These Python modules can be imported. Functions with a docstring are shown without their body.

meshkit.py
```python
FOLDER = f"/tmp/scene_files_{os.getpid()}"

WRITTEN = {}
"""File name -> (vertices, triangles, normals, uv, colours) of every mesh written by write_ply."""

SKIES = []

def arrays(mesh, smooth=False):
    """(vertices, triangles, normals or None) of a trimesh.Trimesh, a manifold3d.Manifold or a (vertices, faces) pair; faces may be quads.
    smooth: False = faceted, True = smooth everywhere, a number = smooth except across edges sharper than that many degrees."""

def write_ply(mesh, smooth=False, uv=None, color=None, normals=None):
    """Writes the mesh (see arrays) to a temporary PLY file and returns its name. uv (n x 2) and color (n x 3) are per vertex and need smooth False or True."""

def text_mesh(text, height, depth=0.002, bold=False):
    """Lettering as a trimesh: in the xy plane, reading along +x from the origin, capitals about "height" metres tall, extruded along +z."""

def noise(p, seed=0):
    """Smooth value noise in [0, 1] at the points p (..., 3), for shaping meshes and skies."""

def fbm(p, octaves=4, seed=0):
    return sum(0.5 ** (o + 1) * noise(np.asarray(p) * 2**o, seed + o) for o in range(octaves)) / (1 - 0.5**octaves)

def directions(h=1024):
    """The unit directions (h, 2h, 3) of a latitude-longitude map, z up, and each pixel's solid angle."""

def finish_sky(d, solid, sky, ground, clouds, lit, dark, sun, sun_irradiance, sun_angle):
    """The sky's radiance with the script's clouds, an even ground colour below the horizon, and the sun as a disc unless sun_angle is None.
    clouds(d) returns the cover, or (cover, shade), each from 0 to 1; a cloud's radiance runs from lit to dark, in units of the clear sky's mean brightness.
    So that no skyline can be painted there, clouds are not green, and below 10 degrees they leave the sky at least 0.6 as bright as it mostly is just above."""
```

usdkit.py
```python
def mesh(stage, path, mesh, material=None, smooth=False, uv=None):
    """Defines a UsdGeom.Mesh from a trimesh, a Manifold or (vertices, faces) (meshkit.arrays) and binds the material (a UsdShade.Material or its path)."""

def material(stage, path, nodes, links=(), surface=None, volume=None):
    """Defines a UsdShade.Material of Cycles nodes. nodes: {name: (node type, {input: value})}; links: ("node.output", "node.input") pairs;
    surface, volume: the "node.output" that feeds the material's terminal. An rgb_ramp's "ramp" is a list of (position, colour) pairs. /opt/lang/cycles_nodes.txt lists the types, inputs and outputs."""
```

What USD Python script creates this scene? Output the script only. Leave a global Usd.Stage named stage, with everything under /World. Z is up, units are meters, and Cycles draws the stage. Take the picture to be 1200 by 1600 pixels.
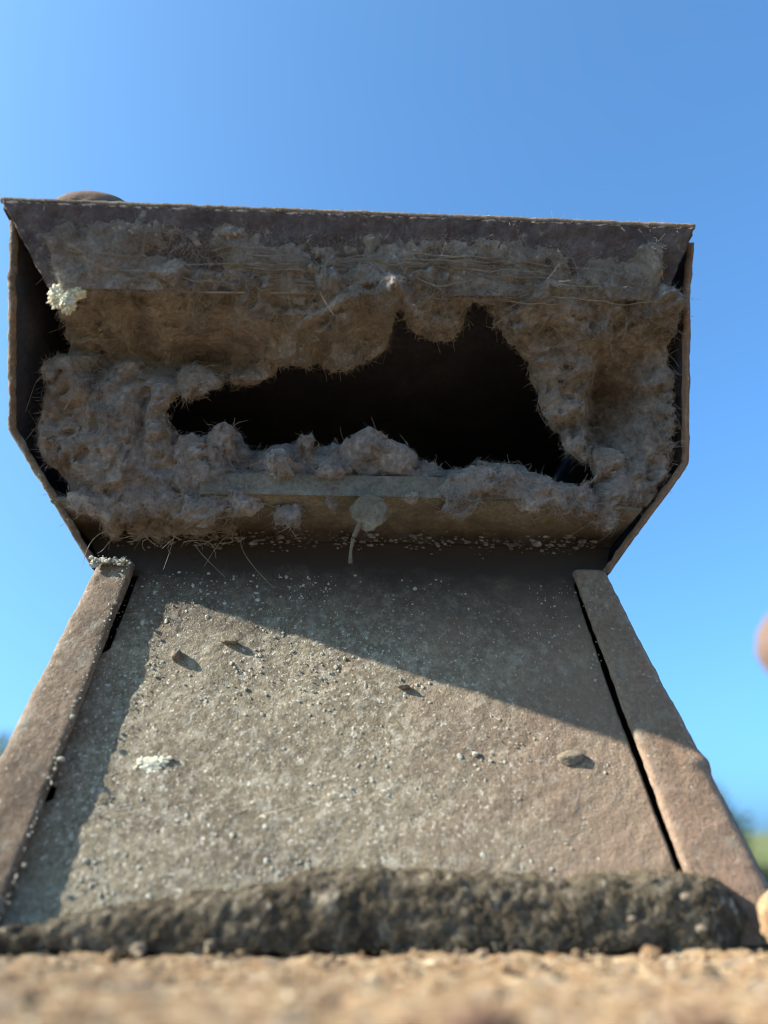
import math, numpy as np, trimesh, shapely, usdkit
from meshkit import noise, fbm
from scipy import ndimage
from pxr import Usd, UsdGeom, UsdLux, UsdShade, Sdf, Gf

stage = Usd.Stage.CreateInMemory()
UsdGeom.SetStageUpAxis(stage, UsdGeom.Tokens.z)
UsdGeom.SetStageMetersPerUnit(stage, 1.0)
world = UsdGeom.Xform.Define(stage, '/World'); stage.SetDefaultPrim(world.GetPrim())
UsdGeom.Scope.Define(stage, '/World/Looks')
rng = np.random.default_rng(7)

# ---------------------------------------------------------------- camera
PITCH, YAW = math.radians(24.3), math.radians(3.0)
CAM = np.array([-0.02063, -0.5, 0.044])
fw = np.array([math.sin(YAW) * math.cos(PITCH), math.cos(YAW) * math.cos(PITCH), math.sin(PITCH)])
rt = np.array([math.cos(YAW), -math.sin(YAW), 0.0])
up = np.cross(rt, fw)
cam = UsdGeom.Camera.Define(stage, '/World/camera')
m = Gf.Matrix4d(*[float(x) for x in (*rt, 0, *up, 0, *(-fw), 0, *CAM, 1)])
cam.AddTransformOp().Set(m)
cam.CreateFocalLengthAttr(26.0)
cam.CreateHorizontalApertureAttr(26.0 * 1200 / 1209)
cam.CreateVerticalApertureAttr(26.0 * 1600 / 1209)
cam.CreateClippingRangeAttr(Gf.Vec2f(0.01, 5000))
cam.CreateFStopAttr(2.2)
cam.CreateFocusDistanceAttr(0.57)
cam.CreateExposureAttr(2.3)

# ---------------------------------------------------------------- sky and sun
AZ, EL = math.radians(-101.5), math.radians(31.5)
SUN = np.array([math.sin(AZ) * math.cos(EL), math.cos(AZ) * math.cos(EL), math.sin(EL)])
usdkit.material(stage, '/World/Looks/sky_look', {
    's': ('sky_texture', dict(sky_type='single_scattering', sun_disc=False, sun_elevation=EL, sun_rotation=AZ, altitude=100.0,
                              air_density=0.5, aerosol_density=4.0, ozone_density=8.0)),
    'g': ('gamma', dict(gamma=0.78)), 't': ('mix_color', dict(blend_type='multiply', fac=1.0, b=(0.60, 0.975, 1.09), use_clamp=False)),
    'b': ('background_shader', dict(strength=0.118))}, [('s.color', 'g.color'), ('g.color', 't.a'), ('t.result', 'b.color')], surface='b.background')
dome = UsdLux.DomeLight.Define(stage, '/World/sky')
UsdShade.MaterialBindingAPI.Apply(dome.GetPrim()).Bind(UsdShade.Material.Get(stage, '/World/Looks/sky_look'))
dome.GetPrim().SetCustomDataByKey('kind', 'structure')
sun = UsdLux.DistantLight.Define(stage, '/World/sun')
sun.CreateIntensityAttr(1.25); sun.CreateAngleAttr(0.5); sun.CreateNormalizeAttr(True)
sun.CreateColorAttr(Gf.Vec3f(1.0, 0.93, 0.82))
sx = np.cross([0, 0, 1.0], SUN); sx /= np.linalg.norm(sx); sy = np.cross(SUN, sx)
sun.AddTransformOp().Set(Gf.Matrix4d(*[float(x) for x in (*sx, 0, *sy, 0, *SUN, 0, 0, 0, 0, 1)]))

# ---------------------------------------------------------------- helpers
used = {}
def numbered(path):
    k = used.get(path, -1) + 1; used[path] = k
    return path if k == 0 else f'{path}_{k:03d}'
def tag(p, label=None, cat=None, group=None, kind=None):
    p = p.GetPrim() if hasattr(p, 'GetPrim') else p
    for k, v in (('label', label), ('category', cat), ('group', group), ('kind', kind)):
        if v: p.SetCustomDataByKey(k, v)
    return p
def thing(name, label, cat, loc=(0, 0, 0), group=None, kind=None):
    x = UsdGeom.Xform.Define(stage, numbered('/World/' + name)); x.AddTranslateOp().Set(Gf.Vec3d(*map(float, loc)))
    return tag(x, label, cat, group, kind)
def obj(name, mesh, mat, parent=None, smooth=35, label=None, cat=None, group=None, kind=None):
    base = str(parent.GetPath()) if parent is not None else '/World'
    if parent is not None:
        t = UsdGeom.Xformable(parent).ComputeLocalToWorldTransform(0).ExtractTranslation()
        if any(abs(c) > 1e-9 for c in t):
            mesh = mesh.copy(); mesh.apply_translation([-c for c in t])
    p = usdkit.mesh(stage, numbered(base + '/' + name), mesh, '/World/Looks/' + mat, smooth=smooth)
    return tag(p, label, cat, group, kind)
cat_ = trimesh.util.concatenate

def grid_faces(nu, nv, off=0):
    i, j = np.meshgrid(np.arange(nu - 1), np.arange(nv - 1), indexing='ij')
    a = (i * nv + j).ravel() + off; b = a + nv
    return np.vstack([np.c_[a, b, b + 1], np.c_[a, b + 1, a + 1]])
def slab(P, thick):
    """Closed sheet of the point grid P (nu, nv, 3); thickness goes against its normal (dP/du x dP/dv)."""
    nu, nv = P.shape[:2]
    du, dv = np.gradient(P, axis=0), np.gradient(P, axis=1)
    n = np.cross(du, dv); n /= np.linalg.norm(n, axis=-1, keepdims=True) + 1e-12
    Q = P - n * thick
    f = grid_faces(nu, nv); N = nu * nv
    r = np.arange(N).reshape(nu, nv)
    loop = np.concatenate([r[:, 0], r[-1, 1:], r[-2::-1, -1], r[0, -2:0:-1]])
    nx = np.roll(loop, -1)
    side = np.vstack([np.c_[loop, loop + N, nx + N], np.c_[loop, nx + N, nx]])
    t = trimesh.Trimesh(np.vstack([P.reshape(-1, 3), Q.reshape(-1, 3)]), np.vstack([f, f[:, ::-1] + N, side]), process=False)
    return t
def ruled(A, B, n, k):
    """Grid between polylines A and B (same point count), resampled to n along and k across."""
    A, B = np.asarray(A, float), np.asarray(B, float)
    t = np.linspace(0, len(A) - 1, n); x = np.arange(len(A))
    f = lambda Z: np.stack([np.interp(t, x, Z[:, c]) for c in range(3)], 1)
    a, b = f(A), f(B); s = np.linspace(0, 1, k)[None, :, None]
    return a[:, None] * (1 - s) + b[:, None] * s
def rough(P, amp, scale, seed=0, octaves=4):
    du, dv = np.gradient(P, axis=0), np.gradient(P, axis=1)
    n = np.cross(du, dv); n /= np.linalg.norm(n, axis=-1, keepdims=True) + 1e-12
    return P + n * ((fbm(P * scale + 50, octaves, seed) - .5) * 2 * amp)[..., None]
def tube(pts, r, sides=7):
    pts = np.asarray(pts, float); k = len(pts); r = np.broadcast_to(r, k)
    t = np.gradient(pts, axis=0); t /= np.linalg.norm(t, axis=1, keepdims=True) + 1e-12
    ref = np.where(np.abs(t[:, 2:3]) < .9, [[0, 0, 1.0]], [[1.0, 0, 0]])
    a = np.cross(t, ref); a /= np.linalg.norm(a, axis=1, keepdims=True); b = np.cross(t, a)
    th = np.linspace(0, 2 * np.pi, sides, endpoint=False)
    V = pts[:, None] + r[:, None, None] * (np.cos(th)[None, :, None] * a[:, None] + np.sin(th)[None, :, None] * b[:, None])
    V = V.reshape(-1, 3); f = []
    i, j = np.meshgrid(np.arange(k - 1), np.arange(sides), indexing='ij')
    p0 = (i * sides + j).ravel(); p1 = (i * sides + (j + 1) % sides).ravel()
    f = [np.c_[p0, p1, p1 + sides], np.c_[p0, p1 + sides, p0 + sides]]
    V = np.vstack([V, pts[0], pts[-1]]); n0 = k * sides
    jj = np.arange(sides); j2 = (jj + 1) % sides
    f += [np.c_[np.full(sides, n0), j2, jj], np.c_[np.full(sides, n0 + 1), (k - 1) * sides + jj, (k - 1) * sides + j2]]
    return trimesh.Trimesh(V, np.vstack(f), process=False)
def spline(pts, n):
    pts = np.asarray(pts, float)
    from scipy.interpolate import make_interp_spline
    return make_interp_spline(np.linspace(0, 1, len(pts)), pts, k=min(3, len(pts) - 1))(np.linspace(0, 1, n))
def clod(c, size, seed=0, sub=2, amp=.35, freq=1.6):
    m = trimesh.creation.icosphere(sub, 1.0); v = m.vertices
    d = 1 + amp * 2 * (fbm(v * freq + seed * 7.3 + 20, 4, seed) - .5)
    m.vertices = v * d[:, None] * np.asarray(size) + np.asarray(c)
    return m
def crumbs(pos, size, normal, flat=.5):
    """Many tiny lumps as one mesh (each a perturbed octahedron-like icosphere)."""
    b = trimesh.creation.icosphere(0, 1.0); V, F, k = [], [], len(b.vertices)
    n = np.asarray(normal, float); n = n / np.linalg.norm(n)
    for i, (p, s) in enumerate(zip(pos, size)):
        v = b.vertices * (1 + .5 * (rng.random((k, 1)) - .5)) * s * np.array([1, 1, 1]) * (0.7 + .6 * rng.random(3))
        v = v - np.outer(v @ n, n) * (1 - flat)
        V.append(v + p); F.append(b.faces + i * k)
    return trimesh.Trimesh(np.vstack(V), np.vstack(F), process=False)

def march(D, origin, h):
    """Marching tetrahedra of the field D (inside negative) on a regular grid."""
    nx, ny, nz = D.shape
    idx = np.arange(nx * ny * nz).reshape(nx, ny, nz)
    corners = [(0,0,0),(1,0,0),(1,1,0),(0,1,0),(0,0,1),(1,0,1),(1,1,1),(0,1,1)]
    C = np.stack([idx[a:nx-1+a, b:ny-1+b, c:nz-1+c].ravel() for a, b, c in corners], 1)
    d = D.ravel(); s = d[C] < 0
    C = C[s.any(1) & ~s.all(1)]
    tets = np.array([(0,5,1,6),(0,1,2,6),(0,2,3,6),(0,3,7,6),(0,7,4,6),(0,4,5,6)])
    T = C[:, tets].reshape(-1, 4)
    inside = d[T] < 0; cnt = inside.sum(1)
    tri = []
    def edges(t, pairs): return np.stack([np.stack([t[:, a], t[:, b]], 1) for a, b in pairs], 1)
    order = np.argsort(~inside, axis=1, kind='stable'); T = np.take_along_axis(T, order, 1)
    for c, prs in ((1, [[(0,1),(0,2),(0,3)]]), (3, [[(3,0),(3,1),(3,2)]]), (2, [[(0,2),(0,3),(1,3)], [(0,2),(1,3),(1,2)]])):
        t = T[cnt == c]
        for pr in prs: tri.append(edges(t, pr))
    E = np.concatenate(tri); E.sort(axis=2)
    flat = E.reshape(-1, 2); key = flat[:, 0].astype(np.int64) * len(d) + flat[:, 1]
    uk, first, inv = np.unique(key, return_index=True, return_inverse=True)
    a, b = flat[first, 0], flat[first, 1]
    pa, pb = (np.stack(np.unravel_index(x, D.shape), 1).astype(float) for x in (a, b))
    w = (d[a] / (d[a] - d[b]))[:, None]
    V = (pa + (pb - pa) * w); F = inv.reshape(-1, 3)
    F = F[(F[:, 0] != F[:, 1]) & (F[:, 1] != F[:, 2]) & (F[:, 0] != F[:, 2])]
    n = np.cross(V[F[:, 1]] - V[F[:, 0]], V[F[:, 2]] - V[F[:, 0]])
    g = np.stack(np.gradient(D), -1)
    ci = np.clip(np.rint(V[F].mean(1)).astype(int), 0, np.array(D.shape) - 1)
    flip = (n * g[ci[:, 0], ci[:, 1], ci[:, 2]]).sum(1) < 0
    F[flip] = F[flip][:, ::-1]
    return V * h + origin, F

# ---------------------------------------------------------------- materials
def weathered(name, ramp, scale=30, fine=260, fine_amt=.5, speck=None, patch=None, bump=.0006, roughness=.9, spec=.2, stretch=(1, 1, 1)):
    N = {'g': ('geometry', {}), 'mp': ('mapping', dict(scale=stretch)),
         'n1': ('noise_texture', dict(scale=scale, detail=9.0, roughness=.62, distortion=.4)), 'r1': ('rgb_ramp', dict(ramp=ramp)),
         'n2': ('noise_texture', dict(scale=fine, detail=5.0, roughness=.7)), 'r2': ('rgb_ramp', dict(ramp=[(.25, (1 - fine_amt,) * 3), (.5, (1, 1, 1)), (.78, (1 + fine_amt,) * 3)])),
         'mul': ('mix_color', dict(blend_type='multiply', fac=1.0, use_clamp=False)),
         'n3': ('noise_texture', dict(scale=fine * 1.7, detail=4.0, roughness=.65)),
         'add': ('math', dict(math_type='multiply_add', value2=.5)),
         'bp': ('bump', dict(strength=1.0, distance=bump)),
         'p': ('principled_bsdf', dict(roughness=roughness, specular_ior_level=spec, diffuse_roughness=.6))}
    L = [('g.position', 'mp.vector'), ('mp.vector', 'n1.vector'), ('mp.vector', 'n2.vector'), ('mp.vector', 'n3.vector'), ('n1.fac', 'r1.fac'), ('n2.fac', 'r2.fac'),
         ('r1.color', 'mul.a'), ('r2.color', 'mul.b'), ('n3.fac', 'add.value1'), ('n2.fac', 'add.value3'), ('add.value', 'bp.height'), ('bp.normal', 'p.normal')]
    out = 'mul.result'
    for k, sp in enumerate([x for x in (patch, speck) if x]):
        col, sc, lo, hi, amt = sp
        N |= {f's{k}': ('noise_texture', dict(scale=sc, detail=4.0, roughness=.6)), f't{k}': ('map_range', dict(from_min=lo, from_max=hi, to_min=0.0, to_max=amt)),
              f'm{k}': ('mix_color', dict(blend_type='mix', b=col))}
        L += [('mp.vector', f's{k}.vector'), (f's{k}.fac', f't{k}.value'), (f't{k}.result', f'm{k}.fac'), (out, f'm{k}.a')]
        out = f'm{k}.result'
    L.append((out, 'p.base_color'))
    return usdkit.material(stage, '/World/Looks/' + name, N, L, surface='p.BSDF')

weathered('rusty_sheet', [(0.2, (0.0735, 0.056, 0.04)), (0.42, (0.1378, 0.112, 0.0764)), (0.58, (0.1888, 0.1601, 0.1085)), (0.8, (0.2041, 0.1401, 0.0889))], scale=12, fine=380, fine_amt=.6,
          patch=((.30, .275, .215), 150, .50, .68, .75), speck=((.46, .43, .36), 400, .590, .67, .9), bump=.0013)
def ragged_tint(name, lo, hi, colour, axis='z', tagk='s', sc=55.0, amp=.045, most=.8):
    """Mixes a second colour in along one axis, with a ragged edge."""
    base = '/World/Looks/' + name + '/'
    def node(n, kind, **inp):
        sh = UsdShade.Shader.Define(stage, base + n); sh.CreateIdAttr('cycles_' + kind)
        for k, v in inp.items():
            T = Sdf.ValueTypeNames
            if isinstance(v, str): sh.CreateInput(k, T.Token).Set(v)
            elif isinstance(v, bool): sh.CreateInput(k, T.Bool).Set(v)
            elif np.ndim(v): sh.CreateInput(k, T.Float3).Set(Gf.Vec3f(*v))
            else: sh.CreateInput(k, T.Float).Set(float(v))
        return sh
    def link(a, o, b, i): b.CreateInput(i, Sdf.ValueTypeNames.Token).ConnectToSource(a.CreateOutput(o, Sdf.ValueTypeNames.Token))
    g = UsdShade.Shader.Get(stage, base + 'g'); p = UsdShade.Shader.Get(stage, base + 'p')
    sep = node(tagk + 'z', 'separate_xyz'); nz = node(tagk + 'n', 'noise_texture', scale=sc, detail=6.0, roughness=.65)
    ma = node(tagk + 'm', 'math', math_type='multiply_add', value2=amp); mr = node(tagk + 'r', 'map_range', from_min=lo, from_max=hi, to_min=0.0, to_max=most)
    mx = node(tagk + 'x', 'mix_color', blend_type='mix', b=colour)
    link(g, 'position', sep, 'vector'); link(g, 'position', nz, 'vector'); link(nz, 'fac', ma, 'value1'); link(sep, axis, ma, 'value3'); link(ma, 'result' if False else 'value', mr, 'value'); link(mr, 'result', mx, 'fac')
    src = p.GetInput('base_color').GetConnectedSources()[0][0]
    mx.CreateInput('a', Sdf.ValueTypeNames.Token).ConnectToSource(UsdShade.Shader(src.source.GetPrim()).GetOutput(src.sourceName))
    link(mx, 'result', p, 'base_color')
ragged_tint('rusty_sheet', .10, .27, (.165, .112, .078), 'x', 'w', 16.0, .24, .7)
ragged_tint('rusty_sheet', .205, .268, (.036, .027, .021), most=.88, amp=.055)  # dark brown mixed in, stronger up towards the throat
weathered('strip_metal', [(0.22, (0.0617, 0.0415, 0.0274)), (0.45, (0.114, 0.0813, 0.0547)), (0.62, (0.1568, 0.1145, 0.079)), (0.8, (0.1757, 0.1013, 0.0623))], scale=20, fine=320, fine_amt=.5,
          patch=((.20, .188, .150), 75, .55, .68, .6), speck=((.34, .32, .26), 330, .62, .70, .8), bump=.0012, roughness=.9)
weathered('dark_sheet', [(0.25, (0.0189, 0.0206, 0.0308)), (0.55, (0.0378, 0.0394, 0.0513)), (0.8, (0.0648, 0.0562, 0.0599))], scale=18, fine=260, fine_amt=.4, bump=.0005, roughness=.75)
weathered('dirty_lip', [(0.25, (0.036, 0.0269, 0.0278)), (0.5, (0.063, 0.0468, 0.0451)), (0.75, (0.096, 0.0702, 0.063))], scale=36, fine=220, fine_amt=.5, speck=((.23, .20, .16), 120, .60, .70, .5), bump=.0012)
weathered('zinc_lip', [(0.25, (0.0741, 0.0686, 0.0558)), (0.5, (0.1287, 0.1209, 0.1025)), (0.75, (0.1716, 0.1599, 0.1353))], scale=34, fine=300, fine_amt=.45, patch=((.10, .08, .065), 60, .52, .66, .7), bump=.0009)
ragged_tint('zinc_lip', .052, .082, (.036, .027, .021), 'y', most=.9)  # lip colour turns darker brown back towards the throat
ragged_tint('strip_metal', .24, .33, (.205, .128, .090), 'x', 'w', 30.0, .22, .42)
weathered('crust', [(0.3, (0.192, 0.18, 0.1404)), (0.7, (0.33, 0.318, 0.2583))], scale=120, fine=500, fine_amt=.3)
weathered('lint', [(0.25, (0.0833, 0.073, 0.0704)), (0.42, (0.1519, 0.135, 0.1281)), (0.58, (0.2205, 0.197, 0.1837)), (0.78, (0.3528, 0.315, 0.2783))], scale=34, fine=240, fine_amt=.55,
          patch=((.078, .064, .058), 42, .53, .66, .65), bump=.0018, roughness=1.0, spec=.02)
weathered('pale_mud', [(0.25, (0.0896, 0.0728, 0.056)), (0.55, (0.14, 0.1148, 0.084)), (0.8, (0.1848, 0.1568, 0.112))], scale=70, fine=300, fine_amt=.4, bump=.0010, roughness=1.0, spec=.05)
weathered('mortar', [(0.25, (0.0209, 0.0171, 0.0123)), (0.5, (0.0665, 0.0551, 0.0399)), (0.72, (0.152, 0.1283, 0.095))], scale=60, fine=300, fine_amt=.7, speck=((.34, .30, .23), 120, .60, .72, .75), bump=.002, roughness=1.0, spec=.03, stretch=(1, 1, .5))
weathered('ledge_stone', [(0.22, (0.0592, 0.033, 0.0208)), (0.42, (0.148, 0.0881, 0.0453)), (0.58, (0.1923, 0.132, 0.0717)), (0.8, (0.2294, 0.176, 0.1133))], scale=75, fine=300, fine_amt=.5,
          patch=((.14, .115, .09), 50, .52, .66, .75), speck=((.46, .40, .27), 160, .56, .70, .7), bump=.002)
weathered('moss', [(0.3, (0.0368, 0.0285, 0.0176)), (0.5, (0.0893, 0.0699, 0.0416)), (0.72, (0.21, 0.1656, 0.104))], scale=70, fine=200, fine_amt=.5, bump=.0, roughness=1.0, spec=.02)
weathered('brown_lump', [(0.3, (0.063, 0.036, 0.023)), (0.7, (0.105, 0.063, 0.0384))], scale=80, fine=300, fine_amt=.4)
weathered('red_brown', [(0.3, (0.081, 0.0493, 0.0358)), (0.7, (0.108, 0.0696, 0.0523))], scale=14, fine=120, fine_amt=.25, bump=.0006)
weathered('lint_fibre', [(.3, (.125, .108, .097)), (.7, (.29, .253, .215))], scale=38, fine=300, fine_amt=.2, bump=.0, roughness=1.0, spec=.02)
weathered('straw', [(.3, (.14, .115, .09)), (.7, (.24, .20, .15))], scale=90, fine=300, fine_amt=.3)
weathered('fluff', [(0.3, (0.4219, 0.3937, 0.288)), (0.7, (0.6188, 0.5906, 0.45))], scale=160, fine=500, fine_amt=.3)
weathered('orange', [(.3, (.42, .16, .05)), (.7, (.60, .28, .10))], scale=160, fine=500, fine_amt=.3)
weathered('grass', [(0.3, (0.0375, 0.0475, 0.015)), (0.7, (0.07, 0.0775, 0.03))], scale=.15, fine=2.0, fine_amt=.3, bump=.05)
weathered('bark', [(.3, (.06, .045, .035)), (.7, (.12, .09, .07))], scale=8, fine=40, fine_amt=.4, bump=.01)
def leaf_look(name, c):
    usdkit.material(stage, '/World/Looks/' + name, {
        'g': ('geometry', {}), 'r': ('rgb_ramp', dict(ramp=[(0, tuple(.6 * x for x in c)), (1, tuple(1.4 * x for x in c))])),
        'p': ('principled_bsdf', dict(roughness=.6)), 't': ('translucent_bsdf', {}), 'm': ('mix_closure', dict(fac=.35))},
        [('g.random_per_island', 'r.fac'), ('r.color', 'p.base_color'), ('r.color', 't.color'), ('p.BSDF', 'm.closure1'), ('t.BSDF', 'm.closure2')], surface='m.closure')
leaf_look('leaf', (.10, .14, .04)); leaf_look('dark_leaf', (.03, .045, .02))

# ---------------------------------------------------------------- setting: ground, hill, ledge
GZ = -2.4
gx = np.linspace(-500, 500, 41); gy = np.linspace(-200, 500, 29)
P = np.stack([*np.meshgrid(gx, gy, indexing='ij'), np.zeros((41, 29))], -1); P[..., 2] = GZ + (fbm(P * .02, 3, 3) - .5) * .4
obj('ground', trimesh.Trimesh(P.reshape(-1, 3), grid_faces(41, 29)), 'grass', smooth=True, kind='structure')
hx = np.linspace(-420, 460, 120); hv = np.linspace(0, 1, 24)
X, V = np.meshgrid(hx, hv, indexing='ij')
top = 7.2 + 1.2 * np.sin(X * .011 + 1.0) + (fbm(np.stack([X * .03, 0 * X, 0 * X], -1), 3, 5) - .5) * 1.6
P = np.stack([X, 110 + 80 * V, GZ - .3 + top * np.sin(V * np.pi * .62) / math.sin(math.pi * .5)], -1)
obj('hill', trimesh.Trimesh(P.reshape(-1, 3), grid_faces(120, 24)), 'grass', smooth=True, kind='structure')

# the ledge: a rough stone coping, its top at z = 0
x = np.linspace(-.75, .75, 420); y = np.concatenate([np.linspace(-.85, -.42, 50), np.linspace(-.41, .02, 190), np.linspace(.04, .62, 40)])
X, Y = np.meshgrid(x, y, indexing='ij'); q = np.stack([X, Y, 0 * X], -1)
Z = (fbm(q * 90, 4, 11) - .5) * .006 + (fbm(q * 22, 3, 12) - .5) * .006 + (fbm(q * 180, 3, 13) - .5) * .004 - .002
P = np.stack([X, Y, Z], -1)
top = trimesh.Trimesh(P.reshape(-1, 3), grid_faces(len(x), len(y)))
ledge = thing('stone_ledge', 'rough sunlit orange-brown stone ledge in the foreground under the vent', 'ledge')
s = slab(P, .14)
obj('coping', s, 'ledge_stone', ledge, smooth=True)
pier = trimesh.creation.box([1.38, 1.36, 2.3]); pier.apply_translation([0, -.115, -.142 - 1.15])
obj('pier', pier, 'ledge_stone', ledge, smooth=False)
n = 1500
pos = np.c_[rng.uniform(-.32, .32, n), rng.uniform(-.36, -.035, n), rng.uniform(-.001, .002, n)]
obj('grit', crumbs(pos, rng.gamma(1.5, .0006, n) + .0004, (0, 0, 1), .8), 'ledge_stone', ledge, smooth=False, kind='stuff')
for (cx, cy, sx_, sy_, sz_, k) in [(.022, -.234, .012, .010, .004, 1), (-.166, -.232, .009, .009, .003, 2), (.085, -.238, .010, .008, .003, 3)]:
    obj('dark_lump', clod((cx, cy, .001), (sx_, sy_, sz_), k, 2), 'brown_lump', ledge, smooth=True)

# ---------------------------------------------------------------- the cowl
cowl = thing('vent_hood', 'old rusty sheet metal roof vent with tapered base and flared hood', 'vent hood')
W_L, W_R = np.array([-.2097, .0620, .2477]), np.array([.1821, .0620, .2500])
A_L, A_R = np.array([-.2648, .004, .3311]), np.array([.2318, .004, .3169])
M_L, M_R = np.array([-.2496, -.072, .3998]), np.array([.2168, -.072, .4120])
T_L, T_R = np.array([-.2529, -.104, .4426]), np.array([.2146, -.104, .4436])
B_L, B_R = np.array([-.257, .0, -.004]), np.array([.250, .0, -.004])
def back(p, w):
    """The matching corner at the rear of the cowl."""
    return np.array([p[0], w, p[2]])
BB, WB, AB, MB_ = .46, .398, .473, .522

# front panel with the throat curving forward to the lip
prof = [(-.0015, -.006)] + [(.25 * z, z) for z in np.linspace(0.0, .240, 110)]
prof += [tuple(p) for p in spline([(.0605, .242), (.0645, .256), (.0660, .267), (.0625, .2745), (.0530, .2785), (.032, .2830), (.0125, .2875)], 44)]
prof = np.array(prof)
zz = prof[:, 1]; k_ = np.arange(len(prof))
left = np.interp(zz, [-.006, .07, .078, .086, .10, .165, .18, .24], [-.245, -.235, -.1985, -.1985, -.23, -.21, -.1850, -.1765]); right = np.interp(zz, [-.006, .039, .148, .185, .213, .24], [.1915, .1845, .1672, .1622, .1585, .1560])
thr = k_ >= 111
tt = np.clip((k_ - 110) / 43., 0, 1)
left = np.where(thr, -.205 - .035 * tt, left); right = np.where(thr, .156 + np.minimum(tt * 6, 1) * .026 + .021 * tt, right)
u = np.linspace(0, 1, 230)
X = left[None] * (1 - u[:, None]) + right[None] * u[:, None]
P = np.stack([X, np.broadcast_to(prof[:, 0], X.shape), np.broadcast_to(prof[:, 1], X.shape)], -1)
P[..., 1] += (.0165 * np.clip((-.10 - X) / .13, 0, 1) + .011 * np.clip((X - .135) / .065, 0, 1)) * tt[None] ** 2
P = rough(P, .0016, 26, 21, 3)
P = rough(P, .0009, 190, 22, 4)
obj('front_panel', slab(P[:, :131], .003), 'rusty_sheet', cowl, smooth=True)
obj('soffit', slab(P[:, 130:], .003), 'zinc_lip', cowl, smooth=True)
# bar of the lip
U = ruled([(-.128, .0125, .2867), (-.09, .0102, .2868), (.110, .0100, .2872), (.150, .0140, .2872)], [(-.128, .0112, .3024), (-.09, .0087, .3028), (.110, .0085, .3032), (.150, .0130, .3028)], 160, 12)
obj('lip_bar', slab(rough(U, .0008, 60, 23), .004), 'zinc_lip', cowl, smooth=30)

# sides and back
for nm, (b, w, a, mm, t), s in (('l', (B_L, W_L, A_L, M_L, T_L), -1), ('r', (B_R, W_R, A_R, M_R, T_R), 1)):
    low = ruled([b + np.array([-s * .004, .012, 0]), w + np.array([-s * .002, .006, 0])], [back(b, BB), back(w, WB)], 40, 24)
    upg = ruled([w, a, mm, np.array([mm[0], mm[1] - .018, .4438])], [back(w, WB), back(a, AB), back(mm, MB_), np.array([mm[0], MB_, .4472])], 91, 24)
    if s < 0: low, upg = low[:, ::-1], upg[:, ::-1]
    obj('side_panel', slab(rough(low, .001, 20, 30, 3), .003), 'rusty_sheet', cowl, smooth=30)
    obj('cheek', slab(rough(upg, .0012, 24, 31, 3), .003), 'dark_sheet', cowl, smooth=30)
    # folded hem along the cheek's open edge
    pth = spline(np.array([w + [s * .0008, -.001, 0], (w + a) / 2 + [s * .001, -.002, 0], a + [s * .001, -.002, 0]]), 30)
    pth = np.vstack([ruled([w, a], [w, a], 30, 2)[:, 0], ruled([a, mm], [a, mm], 40, 2)[1:, 0], ruled([mm, np.array([mm[0], mm[1] - .018, .4425])], [mm, np.array([mm[0], mm[1] - .018, .4425])], 14, 2)[1:, 0]])
    pth = pth + np.array([s * .0005, -.002, 0])
    hem = tube(pth, .0027, 9); hv_ = hem.vertices
    hem.vertices = hv_ + (np.stack([fbm(hv_ * 170, 4, 40 + c) for c in range(3)], 1) - .5) * .0032
    obj('hem', hem, 'strip_metal', cowl, smooth=True)
wide = lambda p, w, d: back(p, w) + np.array([d, 0.001, 0])
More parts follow.
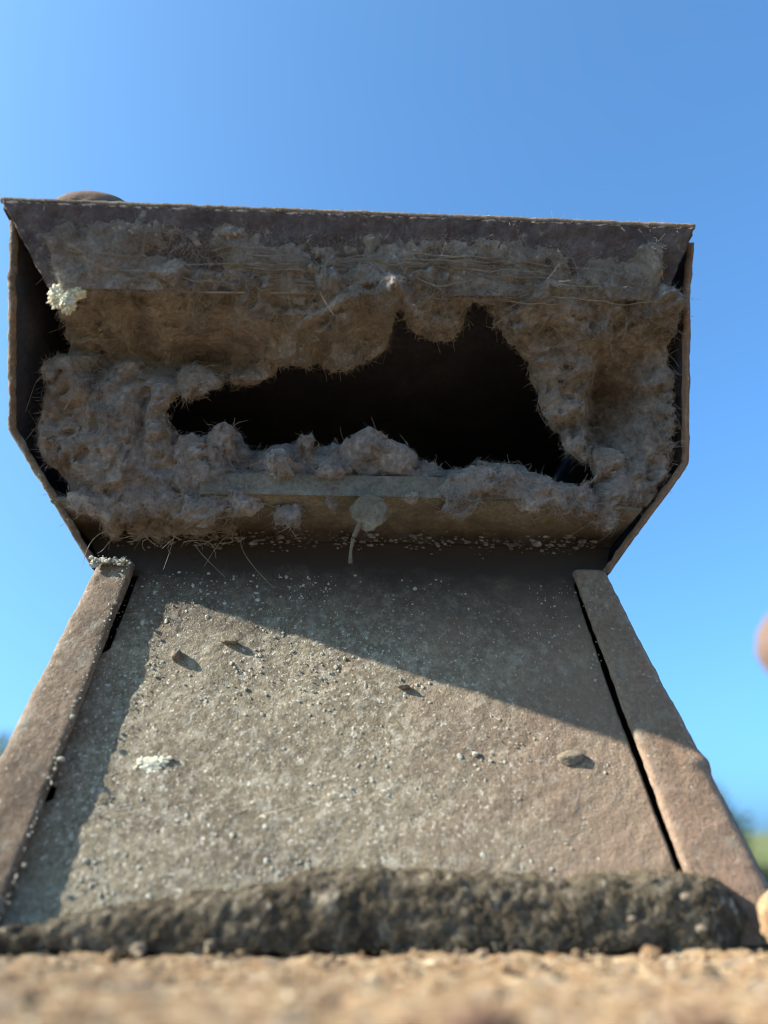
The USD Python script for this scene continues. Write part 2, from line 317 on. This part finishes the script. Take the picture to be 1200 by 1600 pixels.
bk = ruled([wide(B_L, BB, -.005), wide(W_L, WB, -.005), wide(A_L, AB, -.005), wide(M_L, MB_, -.005), np.array([M_L[0] - .005, MB_, .4472])],
           [wide(B_R, BB, .005), wide(W_R, WB, .005), wide(A_R, AB, .005), wide(M_R, MB_, .005), np.array([M_R[0] + .005, MB_, .4472])], 61, 24)
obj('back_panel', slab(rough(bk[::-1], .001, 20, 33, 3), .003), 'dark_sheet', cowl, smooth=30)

# hood: sloping front lip, roof, knob
E_L, E_R = np.array([-.2251, -.0730, .3975]), np.array([.1992, -.0730, .4055])
lipg = ruled([E_L, E_R], [T_L, T_R], 260, 36)[::1]
lipg = rough(lipg[::-1], .0014, 45, 24, 4)
lipg = rough(lipg, .0016, 120, 25, 4)
obj('hood_lip', slab(lipg, .003), 'dirty_lip', cowl, smooth=True)
rim = ruled([T_L + [-.001, 0, .0015], T_R + [.001, 0, .0015]], [T_L + [-.001, 0, .0015], T_R + [.001, 0, .0015]], 160, 2)[:, 0]
rim = tube(rim, .0021, 8); rim.vertices = rim.vertices + (np.stack([fbm(rim.vertices * 220, 3, 50 + c) for c in range(3)], 1) - .5) * .0016
obj('rim', rim, 'strip_metal', cowl, smooth=True)
roof = ruled([T_L + [0, .002, .001], T_R + [0, .002, .001]], [(T_L[0], .55, .448), (T_R[0], .55, .448)], 60, 60)
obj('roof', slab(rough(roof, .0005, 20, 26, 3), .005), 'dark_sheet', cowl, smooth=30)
dome_ = trimesh.creation.icosphere(4, 1.0); v = dome_.vertices.copy(); v[:, 2] = np.maximum(v[:, 2], -.1)
dome_.vertices = v * np.array([.036, .034, .0215]) * (1 + .08 * (fbm(v * 2 + 9, 3, 3) - .5))[:, None] + np.array([-.2030, -.068, .4525])
obj('knob', dome_, 'red_brown', cowl, smooth=True)

# corner strips (raised, folded round the corners)
def strip(top_i, bot_i, wt, wb, s, seed, n=150, dent=False):
    prof0 = np.array([(.0035, -.001), (.001, .003), (0, .0075), (.0006, .0108), (.0030, .0124), (.010, .0127), (.02, .0126), (.030, .0116), (.0355, .0082), (.0385, .0022), (.0405, -.006), (.042, -.018), (.043, -.032)])
    sp = spline(prof0, 46)
    t = np.linspace(0, 1, n)
    nrm = np.array([0, -1, .25]) / math.hypot(1, .25)
    g = np.zeros((n, len(sp), 3))
    for i, ti in enumerate(t):
        base = bot_i * (1 - ti) + top_i * ti; wd = (wb * (1 - ti) + wt * ti) / .041
        off = sp[:, 0] * wd; hh = np.where(sp[:, 1] > 0, sp[:, 1] * .86, sp[:, 1])
        if dent: hh += .002 * np.exp(-((ti - .42) / .02) ** 2) * (sp[:, 0] > .02); off = off + .0022 * np.exp(-((ti - .42) / .03) ** 2) * np.clip(sp[:, 0] / .04, 0, 1)
        g[i] = base + np.outer(s * off, [1, 0, 0]) + np.outer(hh, nrm)
    g = g if s > 0 else g[:, ::-1]
    g = g[:, ::-1]
    g = rough(g, .0013, 36, seed, 4); g = rough(g, .0008, 190, seed + 1, 4)
    return g
gl = strip(np.array([-.1790, .0614, .2455]), np.array([-.2120, .0, -.002]), .031, .050, -1, 61)
gr = strip(np.array([.1545, .0614, .2455]), np.array([.1930, .0, -.002]), .029, .058, 1, 63, dent=True)
sl = obj('corner_strip', slab(gl, .0025), 'strip_metal', cowl, smooth=True)
sr = obj('corner_strip', slab(gr, .0025), 'strip_metal', cowl, smooth=True)
# pale crust at the left strip's upper end and along its inner edge
n = 110; ti = rng.random(n)
pos = np.array([-.1795, .0614, .2455]) * ti[:, None] + np.array([-.2055, 0, -.002]) * (1 - ti[:, None]) + np.array([0, -.0120, .002]) + rng.normal(0, .0010, (n, 3)) + np.array([-.003, 0, 0])
end = np.c_[rng.uniform(-.208, -.182, 260), np.full(260, .0480), np.full(260, .2470)] + rng.normal(0, .0013, (260, 3))
obj('strip_crust', crumbs(np.vstack([pos, end]), np.r_[rng.gamma(1.3, .00028, n), rng.gamma(1.3, .0005, 260)] + .0002, (0, -1, .25), .7), 'crust', cowl, smooth=False, kind='stuff')
# lichen and dirt crumbs over the front panel
n = 6500
zc = rng.random(n) * .240 + .004; xc = rng.uniform(-.19, .165, n)
keep = fbm(np.c_[xc, zc, 0 * xc] * 30, 4, 70) + rng.random(n) * .45 - .30 * np.clip(xc / .2, -.3, 1) > .70
xc, zc = xc[keep], zc[keep]
pos = np.c_[xc, .25 * zc + .0002, zc]
obj('lichen_crumb', crumbs(pos, rng.gamma(1.2, .00028, len(xc)) + .0002, (0, -1, .25), .6), 'crust', cowl, smooth=False, kind='stuff')

# ---------------------------------------------------------------- the mud nest in the hood
O = np.array([0, .0300, .2889]); e1 = np.array([1.0, 0, 0]); ev = np.array([0, -.5639, .8259]); en = np.array([0, -.8259, -.5639])
HOLE = [(-149,68),(-147,47),(-136,53),(-122,59),(-101,57),(-96,46),(-80,44),(-58,47),(-42,49),(-23,48),(-13,53),(6,48),(20,42),(37,37),(49,35),(64,34),(88,40),(118,32),(135,27),(148,18),(161,8),(166,21),(164,31),(152,35),(143,47),(135,59),(124,75),(116,87),(108,103),(100,117),(86,121),(80,132),(74,146),(66,144),(59,134),(50,122),(36,127),(27,131),(16,136),(10,116),(-1,102),(-19,95),(-38,96),(-47,102),(-64,99),(-84,88),(-101,84),(-117,87),(-131,77)]
OUT = [(-224,142),(-219,160),(-157,166),(-44,166),(95,169),(204,166),(211,134),(217,97),(224,54),(228,37),(204,4),(175,-19),(154,-2),(129,8),(55,8),(-79,8),(-89,-2),(-98,-22),(-137,-30),(-200,-30),(-226,0),(-249,42),(-240,83),(-233,102),(-223,116),(-224,129)]
LUMPS = [(-136,40,0,14),(-112,48,0,14),(-121,22,4,17),(-136,-3,2,14),(-103,8,4,17),(-74,31,10,14),(-49,47,2,7),(-13,41,0,12),(-3,48,0,10),(18,37,2,12),(-32,27,10,11),(53,15,14,12),(72,21,14,18),(61,4,16,12),(96,23,12,16),(123,16,10,16),(-64,-7,12,12),(-176,8,0,23),(-197,19,0,18),(-168,39,0,17),(-191,67,0,16),(-135,91,0,11),(-123,87,2,7),(150,52,0,11),(168,1,2,11),(139,76,0,12),(176,38,0,14),(31,137,0,12),(45,133,0,10),(-24,113,0,12),(121,131,0,13),(-66,116,0,13),(-218,0,0,14),(-198,-8,1,14),(-174,-4,4,15),(-150,0,8,15),(-128,-4,12,15),(-110,4,11,13),(-94,2,13,11),(140,8,11,13),(158,10,8,12),(176,14,4,13),(194,20,0,12),(112,8,14,9),(-30,6,13,6),(25,9,14,6),(-200,150,16,10),(-172,154,18,9),(-148,150,17,11),(-118,156,19,8),(-92,152,18,10),(-60,155,20,9),(-33,151,19,10),(0,156,20,8),(36,153,19,10),(98,154,19,10),(128,150,17,9),(158,156,19,9),(186,150,17,10)]
h = .0018
xs = np.arange(-.262, .242, h); vs = np.arange(-.056, .182, h); ns = np.arange(-.062, .068, h)
XX, VV = np.meshgrid(xs, vs, indexing='ij')
jit = (np.stack([fbm(np.stack([XX, VV, 0 * XX], -1) * 75, 4, 80 + c) for c in range(2)], -1) - .5) * .014
pin = shapely.contains_xy(shapely.Polygon(np.array(OUT) / 1000.), XX + jit[..., 0], VV + jit[..., 1]) & ~shapely.contains_xy(shapely.Polygon(np.array(HOLE) / 1000.).buffer(.0070), XX + jit[..., 0], VV + jit[..., 1])
sd = (ndimage.distance_transform_edt(pin) - ndimage.distance_transform_edt(~pin)) * h
sd = ndimage.gaussian_filter(sd, .7)
g2 = lambda cx, cv, rx, rv: np.exp(-((XX - cx) / rx) ** 2 - ((VV - cv) / rv) ** 2)
wv = -.006 - .046 * g2(-.125, .106, .055, .019) - .046 * g2(.176, .080, .020, .048) + .022 * np.clip((VV - .105) / .055, 0, 1) ** 1.5 - .006 * g2(.02, .06, .12, .04)
wv = wv - .015 * np.clip((.016 - VV) / .03, 0, 1) * np.clip((-.05 - XX) / .05, 0, 1)
wamp = .028 - .016 * np.clip((.03 - VV) / .03, 0, 1)
wxy = np.stack([XX, VV, 0 * XX], -1); wxy = wxy + (np.stack([fbm(wxy * 25, 2, 160 + c) for c in range(3)], -1) - .5) * .05
wv = wv + (fbm(wxy * 30, 3, 84) - .5) * wamp
fold = 1 - np.abs(2 * fbm(wxy * 24, 3, 165) - 1) * 2.0
def stair(x): return np.floor(x) + np.clip((x - np.floor(x) - .78) / .22, 0, 1)
lay = stair(fbm(wxy * np.array([15, 24, 1]) + 7, 4, 166) * 9) / 9 - .5
wv = wv + .034 * lay * np.clip(VV / .04, .25, 1)
wv = wv - .010 * np.clip((-.185 - XX) / .04, 0, 1) * np.clip((.10 - VV) / .05, 0, 1)
wv = wv + (.0035 + .0075 * np.clip(VV / .05, 0, 1)) * (fold - .4)
X3 = XX[..., None] * np.ones(len(ns)); V3 = VV[..., None] * np.ones(len(ns)); N3 = np.ones(XX.shape)[..., None] * ns
th, rr = .011, .008
qa = np.maximum(rr - sd, 0)[..., None]; qb = np.maximum(np.abs(N3 - wv[..., None]) - th + rr, 0)
D = np.sqrt(qa ** 2 + qb ** 2) - rr
D = np.where((qa == 0) & (qb == 0), np.maximum(-sd[..., None], np.abs(N3 - wv[..., None]) - th), D)
for (cx, cv, cn, r) in LUMPS:
    e = np.sqrt(((X3 - cx / 1000) / 1.15) ** 2 + (V3 - cv / 1000) ** 2 + ((N3 - cn / 1000) * 1.45) ** 2) - r / 1000 * .58
    kk = .013; hh = np.clip(.5 + .5 * (e - D) / kk, 0, 1); D = e * (1 - hh) + D * hh - kk * hh * (1 - hh)
near = np.abs(D) < .013
q = np.stack([X3[near], V3[near], N3[near]], 1)
wq = q + (np.stack([fbm(q * 38, 2, 90 + c) for c in range(3)], 1) - .5) * .034
rid = 1 - np.abs(2 * fbm(wq * 48, 3, 95) - 1) * 2.4
rid2 = 1 - np.abs(2 * fbm(wq * 105 + 5, 2, 99) - 1) * 2.4
D[near] += -.0042 * rid - .0022 * rid2 - (fbm(wq * 170, 2, 97) - .5) * .004 - (fbm(q * 360, 2, 98) - .5) * .0032 + .0026
Vn, Fn = march(D, np.array([xs[0], vs[0], ns[0]]), h)
nest_mesh = trimesh.Trimesh(O + Vn[:, :1] * e1 + Vn[:, 1:2] * ev + Vn[:, 2:] * en, Fn, process=False)
if np.linalg.det(np.stack([e1, ev, en])) < 0: nest_mesh.faces = nest_mesh.faces[:, ::-1]
parts = nest_mesh.split(only_watertight=False) if False else None
nest = thing('lint_clog', 'matted grey-brown lint with a dark ragged hole, clogging the vent hood', 'lint')
obj('lint_mat', nest_mesh, 'lint', nest, smooth=True)
# fuzz: fine fibres standing out of the lint everywhere
def hairs(pos, nrm, length, width, k, seed, stand=.5, droop=.25):
    r = np.random.default_rng(seed); n = len(pos)
    d = r.normal(0, 1, (n, 3)); d -= (d * nrm).sum(1, keepdims=True) * nrm; d /= np.linalg.norm(d, axis=1, keepdims=True) + 1e-9
    d = d + nrm * stand * r.random((n, 1)); d /= np.linalg.norm(d, axis=1, keepdims=True)
    c = np.cross(d, nrm) * r.normal(0, .9, (n, 1)) + nrm * r.normal(-.25, .3, (n, 1)) + np.array([0, 0, -droop])
    L = (length * r.uniform(.4, 1.3, n))[:, None, None]; t = np.linspace(0, 1, k)[None, :, None]
    w = np.cross(c, d) * r.normal(0, .5, (n, 1))
    return pos[:, None] + L * (d[:, None] * t + c[:, None] * t ** 2 * .8 + w[:, None] * t ** 3 * .6), width * r.uniform(.6, 1.3, n)
def curves(name, sets, mat, parent):
    bc = UsdGeom.BasisCurves.Define(stage, numbered(str(parent.GetPath()) + '/' + name))
    P = np.concatenate([x[0].reshape(-1, 3) for x in sets]); cnt = np.concatenate([np.full(len(x[0]), x[0].shape[1]) for x in sets])
    W = np.concatenate([np.repeat(x[1], x[0].shape[1]) for x in sets])
    bc.CreateTypeAttr('linear'); bc.CreatePointsAttr([Gf.Vec3f(*map(float, p)) for p in P]); bc.CreateCurveVertexCountsAttr([int(c) for c in cnt])
    bc.CreateWidthsAttr([float(x) for x in W]); bc.SetWidthsInterpolation('vertex')
    UsdShade.MaterialBindingAPI.Apply(bc.GetPrim()).Bind(UsdShade.Material.Get(stage, '/World/Looks/' + mat))
    return tag(bc, kind='stuff')
def on_mesh(mesh, n, seed, facing):
    pts, fi = trimesh.sample.sample_surface(mesh, n, seed=seed)
    nr = mesh.face_normals[fi]; k = nr @ facing > -.1
    return np.asarray(pts)[k], nr[k]
pa, na = on_mesh(nest_mesh, 110000, 1, en)
pb, nb = on_mesh(nest_mesh, 1500, 2, en)
pc, nc = on_mesh(nest_mesh, 110, 3, en)
pd, nd = on_mesh(nest_mesh, 5000, 4, en)
# the film of lint that hangs on the underside of the hood lip
nu, nv = 620, 90
Lp = ruled([E_L + [.004, 0, 0], E_R - [.004, 0, 0]], [T_L + [.012, 0, 0], T_R - [.012, 0, 0]], nu, nv)
vv = np.linspace(0, 1, nv)[None, :]
nl = np.cross(T_L - E_L, E_R - E_L); nl /= np.linalg.norm(nl); nl = nl if nl @ np.array([0, -1, -1.0]) > 0 else -nl
wl = Lp + (np.stack([fbm(Lp * 30, 3, 140 + c) for c in range(3)], -1) - .5) * .045
rd = 1 - np.abs(2 * fbm(wl * 46, 3, 145) - 1) * 2.2; rd2 = 1 - np.abs(2 * fbm(wl * 110, 3, 146) - 1) * 2.2
off = .0105 * (fbm(Lp * np.array([26, 18, 18]), 4, 147) - .5) * 2 + .0062 * (1 - vv * 1.25) + .0022 * rd + .0014 * rd2 - .0020
ex = np.minimum(np.linspace(0, 1, nu), np.linspace(1, 0, nu))[:, None]; off = off - .012 * np.exp(-(ex / .012) ** 2) - .008 * np.clip((vv - .72) / .28, 0, 1)
film = slab((Lp + np.clip(off, -.0022, .011)[..., None] * nl)[::-1], .0012)
obj('lint_film', film, 'lint', nest, smooth=True)
pf, nf = on_mesh(film, 34000, 5, nl); kf = np.abs((pf - E_L) @ nl) > .0005; pf, nf = pf[kf], nf[kf]
curves('fuzz', [hairs(pa, na, .0042, .00015, 5, 11), hairs(pb, nb, .012, .00020, 7, 12, .8), hairs(pd, nd, .009, .00018, 6, 15, .35, .1), hairs(pc, nc, .022, .00022, 9, 13, .7, .5), hairs(pf, nf, .0050, .00016, 5, 14)], 'lint_fibre', nest)
F = []
for _ in range(46):
    xa = rng.uniform(-.205, .12); Lh = rng.uniform(.03, .085); vb = rng.uniform(.02, .55); t = np.linspace(0, 1, 16)
    base_ = (E_L + (T_L - E_L) * vb)[None] + (np.c_[xa + Lh * t - E_L[0], np.zeros(16), np.zeros(16)])
    base_[:, 2] += .012 * (xa + Lh * t + .2) * .3 + rng.normal(0, .004) * np.sin(t * rng.uniform(2, 5)); base_ += nl * (.0050 + .004 * np.sin(t * np.pi) * rng.random())[:, None]
    base_ += (np.stack([fbm(base_ * 60, 2, 190 + c) for c in range(3)], 1) - .5) * .008
    F.append(tube(base_, np.linspace(.0005, .0002, 16), 4))
for _ in range(34):
    p0 = np.array([rng.uniform(-.205, -.10), rng.uniform(.040, .055), rng.uniform(.262, .276)])
    a = rng.uniform(0, 2 * np.pi); d = np.array([math.cos(a), -.4, math.sin(a) * .5 - .2]); Lh = rng.uniform(.008, .024); c = rng.normal(0, 1, 3); c[1] = -abs(c[1]) * .2
    t = np.linspace(0, 1, 10)[:, None]
    F.append(tube(p0 + Lh * (d * t + c * .7 * t ** 2 + rng.normal(0, .5, 3) * [1, .2, 1] * t ** 3), np.linspace(.0004, .00015, 10), 4))
obj('fibre', cat_(F), 'straw', nest, smooth=True, kind='stuff')
obj('root', tube(spline([(-.2102, -.0760, .3985), (-.19, -.083, .4050), (-.165, -.083, .4045), (-.150, -.079, .3985)], 30), np.linspace(.0016, .0005, 30), 7), 'straw', nest, smooth=True)
obj('root', tube(spline([(-.185, -.0775, .3975), (-.13, -.0770, .3960), (-.09, -.0770, .3970), (-.035, -.0775, .3985)], 40), np.linspace(.0004, .0013, 40), 7), 'straw', nest, smooth=True)
obj('curled_fibre', tube(spline([(-.0253, -.087, .418), (-.0262, -.093, .428), (-.020, -.097, .4335), (-.008, -.096, .4325), (.0063, -.0925, .4270)], 30), .0005, 6), 'straw', nest, smooth=True)
# loose debris in the throat under the lip
n = 700
pos = np.c_[rng.uniform(-.2, .178, n), rng.normal(.0585, .0035, n), np.full(n, .2715)]; pos[:, 2] += rng.normal(0, .0028, n) - (pos[:, 1] - .0585) * .5
pos = pos[fbm(pos * 60, 3, 180) > .42]; n = len(pos)
obj('debris', crumbs(pos, rng.gamma(1.3, .0006, n) + .0004, (0, -.5, 1), .5), 'lint', nest, smooth=False, kind='stuff')
# the lobe that hangs over the lip with its thread
lobe = clod((-.0050, .004, .2715), (.0125, .0045, .0135), 5, 4, .28, 2.4)
obj('hanging_lobe', lobe, 'pale_mud', nest, smooth=True)
obj('hanging_thread', tube(spline([(-.011, .004, .262), (-.0150, .006, .254), (-.0172, .009, .245), (-.0173, .010, .2346)], 20), np.r_[np.linspace(.0022, .0010, 14), np.linspace(.001, .0016, 6)], 7), 'pale_mud', nest, smooth=True)

# ---------------------------------------------------------------- small things on and around the cowl
tuft = cat_([clod((-.2165, -.075, .3900), (.0065, .006, .009), 8, 4, .6, 4.5), clod((-.210, -.076, .3845), (.005, .005, .008), 9, 4, .6, 4.5), clod((-.206, -.077, .392), (.007, .004, .005), 10, 4, .6, 4.5)])
obj('silk_cocoon', tuft, 'fluff', smooth=True, label='pale cream fluffy cocoon tucked under the left corner of the hood', cat='cocoon')
oc = clod((.1903, -.0875, .4185), (.0055, .003, .0028), 12, 3, .35)
obj('rust_flake', oc, 'orange', smooth=True, label='small bright orange flake under the right end of the hood lip', cat='flake')
cr = 'dried dirt crumbs stuck on the sloping front panel'
for (p, s_, k, lab) in [((-.138, .0425, .1755), (.0034, .005, .0042), 3, 'upright dirt crumb casting a shadow, leftmost crumb on the front panel'),
                        ((-.102, .0445, .1865), (.0062, .003, .0020), 4, 'flat elongated dirt crumb highest on the sunlit front panel'),
                        ((.021, .0375, .1545), (.0045, .0025, .0017), 5, 'thin dirt crumb at mid panel just below the shadow edge'),
                        ((.131, .0265, .1060), (.0095, .0040, .0052), 6, 'largest round dirt crumb near the right corner strip')]:
    obj('dirt_crumb', clod(p, s_, k, 3, .35), 'pale_mud', smooth=True, label=lab, cat='dirt crumb', group=cr)
dr = cat_([clod((-.143 + a, .0248, .1005 + b), (r * 1.2, .0009, r * .8), 20 + i, 3, .9, 2.6) for i, (a, b, r) in enumerate([(0, 0, .0055), (.0075, .002, .003), (-.005, .002, .003), (.002, -.005, .003), (.012, .004, .0014), (-.009, -.002, .0013)])])
obj('bird_dropping', dr, 'fluff', smooth=True, label='white bird dropping on the lower left of the front panel', cat='bird dropping')

# mossy mortar bed along the foot of the front panel
tx = np.array([-.34, -.205, -.196, -.167, -.134, -.107, -.066, -.038, .004, .076, .149, .171, .189, .202, .213, .222])
tz = np.array([.004, .006, .010, .016, .021, .024, .031, .036, .039, .035, .035, .038, .037, .034, .026, .004])
x = np.linspace(-.30, .221, 420); T = np.interp(x, tx, tz) + (fbm(np.c_[x * 90, 0 * x, 0 * x], 4, 101) - .5) * .006
pr = spline([(-.022, -.004), (-.026, .25), (-.029, .7), (-.028, .95), (-.024, 1.02), (-.012, 1.02), (.012, .98)], 60)
P = np.zeros((len(x), 60, 3)); P[..., 0] = x[:, None]; P[..., 1] = pr[None, :, 0]; P[..., 2] = pr[None, :, 1] * T[:, None]
P[..., 1] += .25 * P[..., 2] * np.linspace(0, 1, 60)[None]
P[..., 1] += np.clip((x - .185) / .03, 0, 1)[:, None] * .020
P = rough(P, .0042, 45, 102, 3); P = rough(P, .0026, 190, 104, 4)
bed = thing('mortar_bed', 'dark mossy lumpy mortar fillet along the foot of the front panel', 'mortar fillet')
fil = slab(P, .004)
obj('fillet', fil, 'mortar', bed, smooth=True)
pm_, nm_ = on_mesh(fil, 26000, 7, np.array([0, -.8, .6]))
curves('moss', [hairs(pm_, nm_, .0030, .00022, 4, 21, 1.2, .1)], 'moss', bed)
for i, (bx_, bz_, r) in enumerate([(.140, .015, .0024), (.172, .026, .0028), (.178, .010, .0032), (-.125, .002, .0042), (-.088, .004, .003)]):
    obj('pebble', clod((bx_, -.030, bz_), (r, r * .7, r * .7), 40 + i, 2, .7, 2.5), 'pale_mud', bed, smooth=True)
st = clod((.2335, -.030, .012), (.019, .018, .022), 31, 4, .3, 2.0)
obj('ledge_lump', st, 'ledge_stone', smooth=True, label='orange lichen-covered stone on the ledge at the right foot of the vent', cat='stone')

# brown finial beyond, at the right edge
fin = thing('stone_finial', 'reddish brown rounded finial on a post, cut by the right edge', 'finial', (1.287, 1.62, GZ))
rp = np.array([(0, .735), (.04, .728), (.075, .70), (.10, .66), (.118, .60), (.112, .57), (.085, .52), (.06, .47), (.05, .43), (.07, .42), (.075, .40), (0, .40)])
b = trimesh.creation.revolve(np.c_[rp[::-1, 0], rp[::-1, 1]], sections=48); b.vertices = b.vertices + [1.287, 1.62, 0]
b.vertices = b.vertices + (np.stack([fbm(b.vertices * 14, 3, 110 + c) for c in range(3)], 1) - .5) * .012
obj('ball', b, 'red_brown', fin, smooth=40)
po = trimesh.creation.cylinder(.055, .40 - GZ, sections=32); po.apply_translation([1.287, 1.62, (.40 + GZ) / 2]); obj('post', po, 'red_brown', fin, smooth=40)

# trees and hedge beyond
def tree(name, label, loc, height, rx, rz, cz, n, look, seed, leaf=.09):
    r = np.random.default_rng(seed); t = thing(name, label, 'tree', loc)
    loc = np.asarray(loc, float)
    br = [tube(spline([(0, 0, 0), (.05, .03, height * .35), (-.05, .05, height * .7), (0, 0, height * .93)], 12) + loc, np.linspace(.13, .02, 12), 8)]
    lim = []
    for _ in range(22):
        z0 = r.uniform(.35, .85) * height; a = r.uniform(0, 2 * np.pi)
        e = np.array([math.cos(a) * rx * .8, math.sin(a) * rx * .8, z0 + r.uniform(.1, .25) * height]); lim.append(e)
        br.append(tube(spline([(0, 0, z0), (*(e[:2] * .5), z0 + .08 * height), e], 7) + loc, np.linspace(.035, .008, 7), 5))
    obj('trunk', cat_(br), 'bark', t, smooth=True)
    cl = r.normal(0, 1, (90, 3)); cl /= np.linalg.norm(cl, axis=1, keepdims=True); cl *= r.random((90, 1)) ** .4
    cl = cl * [rx, rx, rz] + [0, 0, cz]
    c = cl[r.integers(0, 90, n)] + r.normal(0, .16 * rx, (n, 3)) + loc
    d1 = r.normal(0, 1, (n, 3)); d1 /= np.linalg.norm(d1, axis=1, keepdims=True)
    d2 = np.cross(d1, r.normal(0, 1, (n, 3))); d2 /= np.linalg.norm(d2, axis=1, keepdims=True)
    s_ = leaf * r.uniform(.6, 1.3, (n, 1))
    Vv = np.stack([c - d1 * s_, c + d2 * s_ * .45, c + d1 * s_, c - d2 * s_ * .45], 1).reshape(-1, 3)
    k4 = np.arange(n)[:, None] * 4
    obj('crown', trimesh.Trimesh(Vv, np.vstack([k4 + [0, 1, 2], k4 + [0, 2, 3]]), process=False), look, t, smooth=False)
tree('leafy_tree', 'light green leafy tree just showing at the left edge beside the vent', (-5.80, 12.3, GZ), 4.3, 1.05, 1.4, 2.75, 9000, 'leaf', 5)
tree('small_tree', 'sparse leaves of a small tree peeping past the right corner strip', (5.78, 14, GZ), 3.9, 1.15, 1.1, 2.80, 6000, 'leaf', 6)
hd = thing('hedge', 'dark green clipped hedge far behind the vent at right', 'hedge', (15, 30, GZ))
n = 30000; c = np.c_[rng.uniform(4, 30, n), 30 + rng.uniform(-.7, .7, n), GZ + rng.random(n) ** .6 * 2.3]
d1 = rng.normal(0, 1, (n, 3)); d1 /= np.linalg.norm(d1, axis=1, keepdims=True); d2 = np.cross(d1, rng.normal(0, 1, (n, 3))); d2 /= np.linalg.norm(d2, axis=1, keepdims=True)
s_ = .11 * rng.uniform(.6, 1.3, (n, 1)); Vv = np.stack([c - d1 * s_, c + d2 * s_ * .5, c + d1 * s_, c - d2 * s_ * .5], 1).reshape(-1, 3); k4 = np.arange(n)[:, None] * 4
obj('foliage', trimesh.Trimesh(Vv, np.vstack([k4 + [0, 1, 2], k4 + [0, 2, 3]]), process=False), 'dark_leaf', hd, smooth=False)
obj('stem', cat_([tube(np.array([(x_, 30, GZ), (x_ + .05, 30, GZ + 1.0), (x_, 30.05, GZ + 2.0)]), .03, 5) for x_ in np.arange(4.3, 30, .6)]), 'bark', hd, smooth=True, kind='stuff')
